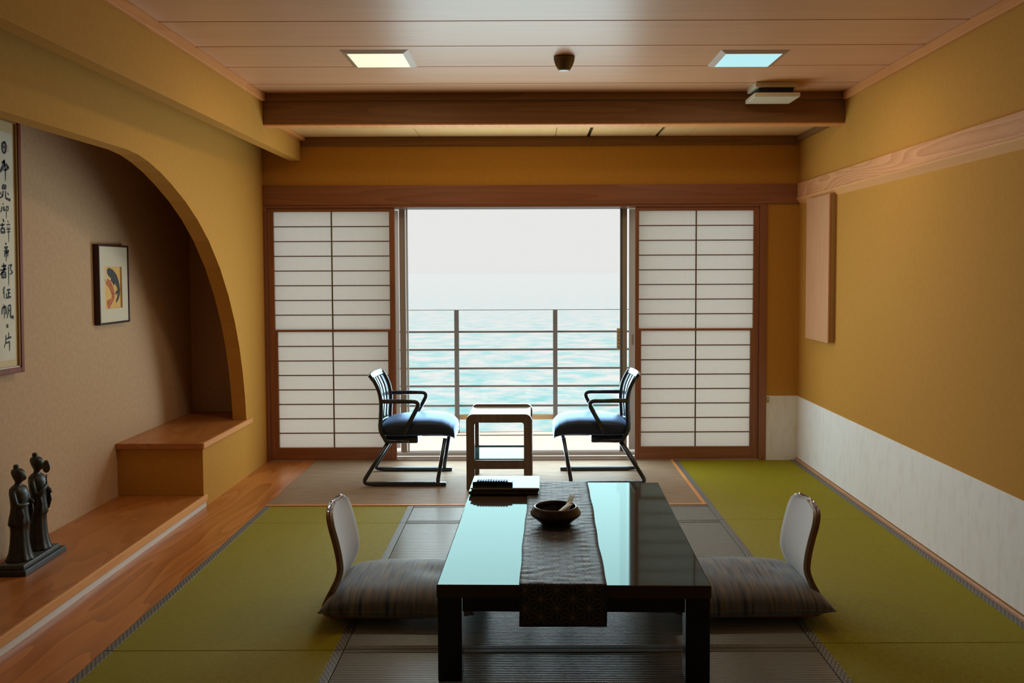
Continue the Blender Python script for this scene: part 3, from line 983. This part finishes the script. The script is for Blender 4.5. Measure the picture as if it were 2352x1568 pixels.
# ------------------------------------------------------------------ low lacquer table
TZ = 0.345
tb = thing('low_table', 'low black lacquer table with square legs in the middle of the room', 'table', (0.168, 3.880, 0), -0.0227)
hw, hl = 0.475, 0.772
box('tabletop', -hw, hw, -hl, hl, 0.297, TZ, LACQ, tb, 0.004)
box('apron', -hw + 0.09, hw - 0.09, -hl + 0.003, -hl + 0.03, 0.25, 0.2965, LACQS, tb, 0.002)
box('apron', -hw + 0.09, hw - 0.09, hl - 0.03, hl - 0.003, 0.25, 0.2965, LACQS, tb, 0.002)
box('apron', -hw + 0.003, -hw + 0.03, -hl + 0.09, hl - 0.09, 0.25, 0.2965, LACQS, tb, 0.002)
box('apron', hw - 0.03, hw - 0.003, -hl + 0.09, hl - 0.09, 0.25, 0.2965, LACQS, tb, 0.002)
for sx in (-1, 1):
    for sy in (-1, 1):
        cx, cy = sx * (hw - 0.045), sy * (hl - 0.045)
        box('leg', cx - 0.042, cx + 0.042, cy - 0.042, cy + 0.042, 0.001, 0.2965, LACQS, tb, 0.004)

# table runner with hemp-leaf pattern
rx0, rx1 = -0.189, 0.114
hang = 0.146
NV = 150
wr = [(random.uniform(30, 95), random.uniform(-14, 14), random.uniform(0, 6.28), random.uniform(.0003, .0009)) for _ in range(9)]


def run_pt(a, s, lift=0.0):
    """a across, s along: 0 = near hem, then over the near edge, along the top, over the far edge"""
    e = 0.0035 + lift
    L = 2 * hl
    tot = hang * 2 + L
    s = min(max(s, 0), tot)
    wv = sum(A * math.sin(fy * s + fx * a + ph) for fy, fx, ph, A in wr)
    edge = 0.003 * math.sin(7 * s) + 0.002 * math.sin(17 * s + 1)
    ax = rx0 + a * (rx1 - rx0) + edge * (1 if abs(a - 0.5) > 0.2 else 0.5) * 0.6
    if s < hang:
        return (ax, -hl - e - max(0, wv) * 1.5, TZ + e * 0.6 - (hang - s))
    if s > hang + L:
        return (ax, hl + e + max(0, wv) * 1.5, TZ + e * 0.6 - (s - hang - L))
    d = min(s - hang, hang + L - s)
    return (ax, -hl + (s - hang), TZ + e + (abs(wv) * 1.1 if d > 0.02 else abs(wv) * d * 55))


TOT = hang * 2 + 2 * hl
m = MB().sheet(lambda u, v: run_pt(v, u * TOT), NV * 2, 16, 0.002)
runner = empty('table_runner', (0.168, 3.880, 0), -0.0227)
tag(runner, 'dark grey table runner with star pattern hanging over the low table', 'table runner')
obj('cloth', m, RUNM, runner)
m = MB()
A = 0.0645
DX = A * math.sqrt(3) / 2
segs = []
nx = int((rx1 - rx0) / DX) + 2
for i in range(-1, nx + 1):
    for j in range(-1, int(TOT / A) + 2):
        def V(ii, jj):
            return (ii * DX + 0.018, jj * A + (ii % 2) * A / 2)
        p = V(i, j)
        up = V(i, j + 1)
        jr = j + (i % 2)
        right_hi, right_lo = V(i + 1, jr), V(i + 1, jr - 1)
        segs += [(p, up), (p, right_hi), (p, right_lo)]
        for tri in ((p, up, right_hi), (p, right_hi, right_lo)):
            c = (sum(q[0] for q in tri) / 3, sum(q[1] for q in tri) / 3)
            segs += [(q, c) for q in tri]
for (x0, s0), (x1, s1) in segs:
    n = 4
    L = math.hypot(x1 - x0, s1 - s0)
    ox, os_ = -(s1 - s0) / L * 0.0010, (x1 - x0) / L * 0.0010
    for k in range(n):
        t0, t1 = k / n, (k + 1) / n
        xa, sa, xb, sb = x0 + (x1 - x0) * t0, s0 + (s1 - s0) * t0, x0 + (x1 - x0) * t1, s0 + (s1 - s0) * t1
        wid = rx1 - rx0
        if min(xa, xb) < 0.006 or max(xa, xb) > wid - 0.006 or min(sa, sb) < 0.004 or max(sa, sb) > TOT - 0.004:
            continue
        m.add([run_pt((xa + ox) / wid, sa + os_, 0.0014), run_pt((xa - ox) / wid, sa - os_, 0.0014),
               run_pt((xb - ox) / wid, sb - os_, 0.0014), run_pt((xb + ox) / wid, sb + os_, 0.0014)], [(0, 1, 2, 3)])
pat = obj('woven_star_pattern', m, RUNL, runner)
pat['kind'] = 'stuff'

# bowl on the runner
ZR = TZ + 0.0065
bw = thing('bowl', 'dark brown wooden bowl standing on the table runner', 'bowl', (0.111, 3.865, ZR))
obj('body', MB().lathe([(0.001, 0.0), (0.058, 0.0), (0.063, 0.003), (0.085, 0.022), (0.105, 0.038), (0.1085, 0.044), (0.107, 0.050), (0.098, 0.064), (0.092, 0.074), (0.0885, 0.0765),
                        (0.085, 0.074), (0.086, 0.062), (0.090, 0.046), (0.078, 0.030), (0.050, 0.016), (0.001, 0.014)], n=64), BOWLM, bw)


def packet(loc, rot, w, l, label, mat):
    t_ = thing('packet', label, 'packet', loc, group=None)
    t_.rotation_euler = rot
    mb = MB()
    rs_ = []
    for q in range(9):
        u = q / 8
        th = 0.0005 + 0.0042 * math.sin(math.pi * u) ** 0.6
        x = (u - 0.5) * l
        rs_.append([(x, w / 2 * math.cos(a), th * math.sin(a)) for a in [2 * math.pi * k / 10 for k in range(10)]])
    mb.rings(rs_)
    obj('wrapper', mb, mat, t_)
    return t_


zb = ZR
packet((0.136, 3.838, zb + 0.062), (R(8), R(-27), R(20)), 0.020, 0.105, 'long cream paper packet lying frontmost in the bowl', PACK)
packet((0.146, 3.868, zb + 0.066), (R(-12), R(-30), R(30)), 0.020, 0.105, 'white paper packet lying behind the frontmost one in the bowl', PACKW)
packet((0.172, 3.902, zb + 0.082), (R(35), R(-55), R(48)), 0.022, 0.07, 'short white packet standing steeply against the bowl rim', PACKW)

# folders and remote control
zf = TZ + 0.0075
fd = thing('folder', 'thick black glossy folder at the bottom of the stack on the table', 'folder', (-0.122, 4.497, zf), -0.0227)
box('cover', -0.168, 0.168, -0.132, 0.132, 0.0, 0.003, BINDB, fd, 0.001)
box('pages', -0.164, 0.164, -0.125, 0.128, 0.003, 0.013, BINDG, fd)
box('cover', -0.168, 0.168, -0.132, 0.132, 0.013, 0.016, BINDB, fd, 0.001)
box('spine', -0.168, -0.162, -0.132, 0.132, 0.003, 0.013, BINDB, fd)
fd2 = thing('folder', 'middle brown folder in the stack on the table', 'folder', (-0.116, 4.500, zf + 0.0165), -0.012)
box('cover', -0.166, 0.166, -0.130, 0.130, 0.0, 0.002, BINDB, fd2, 0.001)
box('pages', -0.162, 0.162, -0.127, 0.126, 0.002, 0.008, BINDG, fd2)
box('cover', -0.166, 0.166, -0.130, 0.130, 0.008, 0.010, BINDB, fd2, 0.001)
fd3 = thing('folder', 'glossy top folder with white page edges under the remote control', 'folder', (-0.118, 4.498, zf + 0.027), -0.02)
box('pages', -0.165, 0.165, -0.130, 0.128, 0.0, 0.0035, WHITE, fd3)
box('cover', -0.167, 0.167, -0.131, 0.130, 0.0036, 0.0055, BINDB, fd3, 0.001)
rc = thing('remote_control', 'black remote control lying on top of the folder stack', 'remote control', (-0.180, 4.432, zf + 0.0328), R(-3))
rs = []
for x, hw_, h_ in ((-0.098, .016, .012), (-0.096, .021, .017), (-0.05, .023, .021), (0.05, .023, .021), (0.096, .021, .017), (0.098, .016, .012)):
    rs.append([(x, -hw_ * .75, 0.0), (x, hw_ * .75, 0.0), (x, hw_, h_ * .6), (x, hw_ * .9, h_), (x, -hw_ * .9, h_), (x, -hw_, h_ * .6)])
obj('body', MB().rings(rs, smooth=False), REMB, rc, 0.002)
for k in range(12):
    for q in range(3):
        if k in (4, 5) and q == 1:
            continue
        bx, by = -0.072 + k * 0.0128, -0.0125 + q * 0.0125
        box('button', bx - 0.0042, bx + 0.0042, by - 0.0038, by + 0.0038, 0.0195 if 1 < k < 10 else 0.018, 0.0245, REMK, rc, 0.001)

# ------------------------------------------------------------------ legless floor chairs and cushions
def zaisu(x, y, rz, label):
    """legless chair facing local +X, bent plywood shell: seat plate, curve, leaning back"""
    t_ = thing('floor_chair', label, 'floor chair', (x, y, 0), rz, 'legless chairs at the low table')
    prof = [(0.42, .016), (0.20, .014), (0.02, .014), (-0.03, .017), (-0.052, .030), (-0.060, .048), (-0.056, .07), (-0.042, .105), (-0.022, .15), (-0.010, .195), (-0.012, .245),
            (-0.024, .31), (-0.042, .38), (-0.060, .446)]
    cum = [0]
    for a_, b_ in zip(prof, prof[1:]):
        cum.append(cum[-1] + math.hypot(b_[0] - a_[0], b_[1] - a_[1]))
    T = cum[-1]

    def at(s):
        for i_ in range(len(cum) - 1):
            if s <= cum[i_ + 1] + 1e-9:
                u_ = (s - cum[i_]) / (cum[i_ + 1] - cum[i_])
                # smooth (Catmull-Rom) interpolation
                p0, p1, p2, p3 = prof[max(i_ - 1, 0)], prof[i_], prof[i_ + 1], prof[min(i_ + 2, len(prof) - 1)]
                return tuple(0.5 * (2 * p1[j] + (p2[j] - p0[j]) * u_ + (2 * p0[j] - 5 * p1[j] + 4 * p2[j] - p3[j]) * u_ ** 2 + (3 * p1[j] - p0[j] - 3 * p2[j] + p3[j]) * u_ ** 3) for j in (0, 1))
        return prof[-1]

    def half(s, W_=0.192, r_=0.075):
        d = T - s
        if d < r_:
            q = r_ - d
            return W_ - r_ + math.sqrt(max(r_ * r_ - q * q, 0)) * 0.999 + 0.0005
        return W_

    sb = cum[3]

    def P(s0, s1, W_, r_, off):
        def fn(u, v):
            # finer sampling near the rounded top
            s = s0 + (s1 - s0) * (1 - (1 - u) ** 1.6)
            p_ = at(s)
            q = at(min(s + 1e-3, T))
            o_ = at(max(s - 1e-3, 0))
            dx, dz = q[0] - o_[0], q[1] - o_[1]
            l_ = math.hypot(dx, dz) or 1
            d = s1 - s
            W2 = W_
            if d < r_:
                W2 = W_ - r_ + math.sqrt(max(r_ * r_ - (r_ - d) ** 2, 0))
            bow = 0.016 * (2 * v - 1) ** 2 * min(1, max(0, (p_[1] - 0.06) / 0.15))
            return (p_[0] + off * dz / l_ + bow, (2 * v - 1) * W2, p_[1] - off * dx / l_)
        return fn
    obj('shell', MB().sheet(P(0, T, 0.190, 0.075, 0), 46, 12, 0.011), PLY, t_)
    obj('back_pad', MB().sheet(P(cum[7] + 0.012, T - 0.012, 0.178, 0.068, 0.0125), 30, 12, 0.014), PADM, t_, 0.004)
    obj('lining', MB().sheet(P(cum[4], cum[7] + 0.005, 0.165, 0.001, 0.008), 10, 8, 0.003), PLATE, t_)
    return t_


zaisu(-0.790, 3.872, 0.0, 'legless floor chair with grey padded back left of the low table')
zaisu(1.148, 3.872, math.pi, 'legless floor chair with grey padded back right of the low table')


def cushion(x, y, rz, label, sx, sy, T_, seed):
    t_ = empty('floor_cushion', (x, y, 0.0), rz)
    tag(t_, label, 'cushion', 'floor cushions on the legless chairs')
    rnd = random.Random(seed)
    dents = [(rnd.uniform(-.6, .6), rnd.uniform(-.6, .6), rnd.uniform(.15, .35), rnd.uniform(-.014, .004)) for _ in range(7)]
    n = 44
    top, bot = [], []
    for i in range(n + 1):
        for j in range(n + 1):
            u, v = 2 * i / n - 1, 2 * j / n - 1
            # denser at the rim; sides drawn in a little so that the corners stand out
            u2, v2 = math.sin(u * math.pi / 2), math.sin(v * math.pi / 2)
            px = u2 * sx / 2 * (1 - 0.055 * (1 - v2 * v2))
            py = v2 * sy / 2 * (1 - 0.055 * (1 - u2 * u2))
            th = (max(0, 1 - abs(u2) ** 2.6) * max(0, 1 - abs(v2) ** 2.6)) ** 0.42
            d = sum(a * math.exp(-((u2 - p) ** 2 + (v2 - q) ** 2) / (r_ * r_)) for p, q, r_, a in dents)
            zc = 0.070
            top.append((px, py, zc + (T_ - zc + d) * th + 0.002))
            bot.append((px, py, zc - (zc - 0.024) * min(1, th * 1.25)))
    o = len(top)
    w_ = n + 1
    fs = []
    for i in range(n):
        for j in range(n):
            a, b, c, d = i * w_ + j, (i + 1) * w_ + j, (i + 1) * w_ + j + 1, i * w_ + j + 1
            fs.append((a, b, c, d))
            fs.append((o + d, o + c, o + b, o + a))
    for i in range(n):
        fs.append((i * w_, o + i * w_, o + (i + 1) * w_, (i + 1) * w_))
        fs.append((i * w_ + n, (i + 1) * w_ + n, o + (i + 1) * w_ + n, o + i * w_ + n))
        fs.append((i, i + 1, o + i + 1, o + i))
        fs.append((n * w_ + i, o + n * w_ + i, o + n * w_ + i + 1, n * w_ + i + 1))
    obj('cover', MB().add(top + bot, fs, True), CUSH, t_)
    rim = [(-1, -1), (1, -1), (1, 1), (-1, 1)]
    pts = []
    for k in range(4):
        a, b = rim[k], rim[(k + 1) % 4]
        for q in range(14):
            u, v = a[0] + (b[0] - a[0]) * q / 14, a[1] + (b[1] - a[1]) * q / 14
            pts.append((u * sx / 2 * (1 - 0.055 * (1 - v * v)), v * sy / 2 * (1 - 0.055 * (1 - u * u)), 0.0705))
    pts.append(pts[0])
    obj('seam', MB().tube(pts, 0.0035, 6), CUSH, t_)
    return t_


cushion(-0.525, 3.845, R(-2), 'plump blue brown streaked cushion left of the low table', 0.62, 0.54, 0.165, 3)
cushion(0.890, 3.845, R(2), 'plump blue brown streaked cushion right of the low table', 0.64, 0.54, 0.170, 5)


# ------------------------------------------------------------------ black chairs by the window
def rounded(pts, r, n=6):
    """polyline with its corners rounded"""
    pts = [Vector(p) for p in pts]
    out = [pts[0]]
    for i in range(1, len(pts) - 1):
        a, b, c = pts[i - 1], pts[i], pts[i + 1]
        d1, d2 = (a - b), (c - b)
        q = min(r, d1.length * 0.49, d2.length * 0.49)
        s, e = b + d1.normalized() * q, b + d2.normalized() * q
        for k in range(n + 1):
            t_ = k / n
            out.append(s * (1 - t_) ** 2 + b * 2 * t_ * (1 - t_) + e * t_ ** 2)
    out.append(pts[-1])
    return out


def chair(x, y, rz, label):
    t_ = thing('low_chair', label, 'chair', (x, y, 0.002), rz, 'black slatted chairs by the window')
    hw_ = 0.232
    # rear edge profile of the slatted back, bottom to top (x forward)
    prof = [(-0.172, .315), (-0.195, .36), (-0.198, .42), (-0.193, .50), (-0.194, .565), (-0.206, .63), (-0.232, .69), (-0.262, .738)]

    def pf(u):
        q = u * (len(prof) - 1)
        i_ = min(int(q), len(prof) - 2)
        s = q - i_
        p0, p1, p2, p3 = prof[max(i_ - 1, 0)], prof[i_], prof[i_ + 1], prof[min(i_ + 2, len(prof) - 1)]
        return tuple(0.5 * (2 * p1[j] + (p2[j] - p0[j]) * s + (2 * p0[j] - 5 * p1[j] + 4 * p2[j] - p3[j]) * s * s + (3 * p1[j] - p0[j] - 3 * p2[j] + p3[j]) * s ** 3) for j in (0, 1))

    def strip(u0, u1, y0, y1):
        def P(u, v):
            p_ = pf(u0 + (u1 - u0) * u)
            yy = y0 + (y1 - y0) * v
            return (p_[0] + 0.05 * (yy / 0.22) ** 2 * 0.55, yy, p_[1])
        return P
    bk = obj('backrest', MB().sheet(strip(0.885, 1.0, -0.205, 0.205), 5, 14, 0.022), CHB, t_, 0.004)   # top rail
    obj('lower_rail', MB().sheet(strip(0.12, 0.26, -0.200, 0.200), 4, 14, 0.016), CHB, bk)
    edges = [-0.200, -0.143, -0.076, -0.009, 0.009, 0.076, 0.143, 0.2]
    w_ = 0.050
    gap = 0.018
    yy = -0.200
    for k in range(6):
        obj('slat', MB().sheet(strip(0.255, 0.89, yy, yy + w_), 16, 3, 0.012), CHB, bk)
        yy += w_ + gap - 0.0004
    for s in (-1, 1):
        side = [Vector((pf(k / 18)[0] + 0.0325, s * 0.214, pf(k / 18)[1])) for k in range(0, 18)]
        low = [Vector((0.02, s * 0.214, .300)), Vector((-0.09, s * 0.214, .296)), Vector((-0.135, s * 0.214, .300))]
        obj('back_frame', MB().tube(low + side, 0.0135, 12), CHB, t_)
        arm = rounded([(-0.165, s * 0.226, .566), (0.105, s * hw_, .566), (-0.015, s * hw_, .345)], 0.055)
        obj('armrest', MB().tube(arm, 0.0145, 12), CHB, t_)
        lg = rounded([(-0.12, s * 0.20, .285), (-0.290, s * hw_, .016), (0.20, s * hw_, .016)], 0.05)
        fr = obj('leg_frame', MB().tube(lg, 0.0140, 12), CHB, t_)
        fl = rounded([(0.262, s * 0.205, .315), (0.215, s * hw_, .04), (0.215, s * hw_, .012)], 0.03)
        obj('front_leg', MB().tube(fl, 0.0130, 12), CHB, fr)
        box('runner', -0.225, 0.270, s * hw_ - 0.018, s * hw_ + 0.018, 0.0, 0.026, CHB, fr, 0.006)
    # padded seat: lofted cross sections from the rear to the drooping nose
    rs_ = []
    for X, zt, zb_, half_ in ((-0.178, .372, .345, .17), (-0.170, .400, .330, .195), (-0.13, .424, .318, .212), (-0.05, .437, .316, .220), (0.06, .444, .318, .224), (0.16, .446, .322, .226),
                              (0.24, .438, .322, .226), (0.29, .418, .316, .222), (0.318, .388, .308, .214), (0.326, .355, .306, .205), (0.318, .322, .306, .195)):
        zm, hz = (zt + zb_) / 2, (zt - zb_) / 2
        ring = []
        for k in range(28):
            a = 2 * math.pi * k / 28
            ca, sa = math.cos(a), math.sin(a)
            ring.append((X, half_ * math.copysign(abs(ca) ** 0.45, ca), zm + hz * math.copysign(abs(sa) ** 0.6, sa)))
        rs_.append(ring)
    obj('seat', MB().rings(rs_), SEATM, t_)
    obj('seat_base', MB().box(-0.150, 0.075, -0.16, 0.16, 0.272, 0.322), CHB, t_, 0.012)
    return t_


chair(-0.825, 6.26, 0.0, 'black slatted low chair left of the side table, facing right')
chair(0.490, 6.26, math.pi, 'black slatted low chair right of the side table, facing left')

# ------------------------------------------------------------------ side table between them
sd = thing('side_table', 'small brown wooden side table with lower shelf between the black chairs', 'side table', (-0.195, 6.165, 0.002), R(-0.6))
hx, zt = 0.215, 0.497


def round_frame(y0, y1):
    r_ = 0.045
    pts_o, pts_i = [(-hx, 0.0)], []
    for k in range(7):
        a = math.pi - k * math.pi / 12
        pts_o.append((-hx + r_ + r_ * math.cos(a), zt - r_ + r_ * math.sin(a)))
    for k in range(7):
        a = math.pi / 2 - k * math.pi / 12
        pts_o.append((hx - r_ + r_ * math.cos(a), zt - r_ + r_ * math.sin(a)))
    pts_o.append((hx, 0.0))
    w_ = 0.054
    inner = [(hx - w_, 0.0), (hx - w_, zt - 0.066), (hx - w_ - 0.01, zt - 0.056), (-hx + w_ + 0.01, zt - 0.056), (-hx + w_, zt - 0.066), (-hx + w_, 0.0)]
    return MB().prism(pts_o + inner, y0, y1, 'Y')


obj('end_frame', round_frame(-0.250, -0.205), STW, sd, 0.004)
obj('end_frame', round_frame(0.205, 0.250), STW, sd, 0.004)
box('top_board', -hx + 0.012, hx - 0.012, -0.206, 0.206, 0.452, 0.480, STT, sd, 0.002)
box('cross_rail', -hx + 0.053, hx - 0.053, -0.245, -0.21, 0.135, 0.192, STW, sd, 0.003)
box('cross_rail', -hx + 0.053, hx - 0.053, 0.21, 0.245, 0.150, 0.205, STW, sd, 0.003)
for s in (-1, 1):
    box('side_rail', s * (hx - 0.03) - 0.012, s * (hx - 0.03) + 0.012, -0.206, 0.206, 0.150, 0.190, STW, sd, 0.003)
box('glass_shelf', -hx + 0.03, hx - 0.03, -0.209, 0.209, 0.190, 0.197, STG, sd)
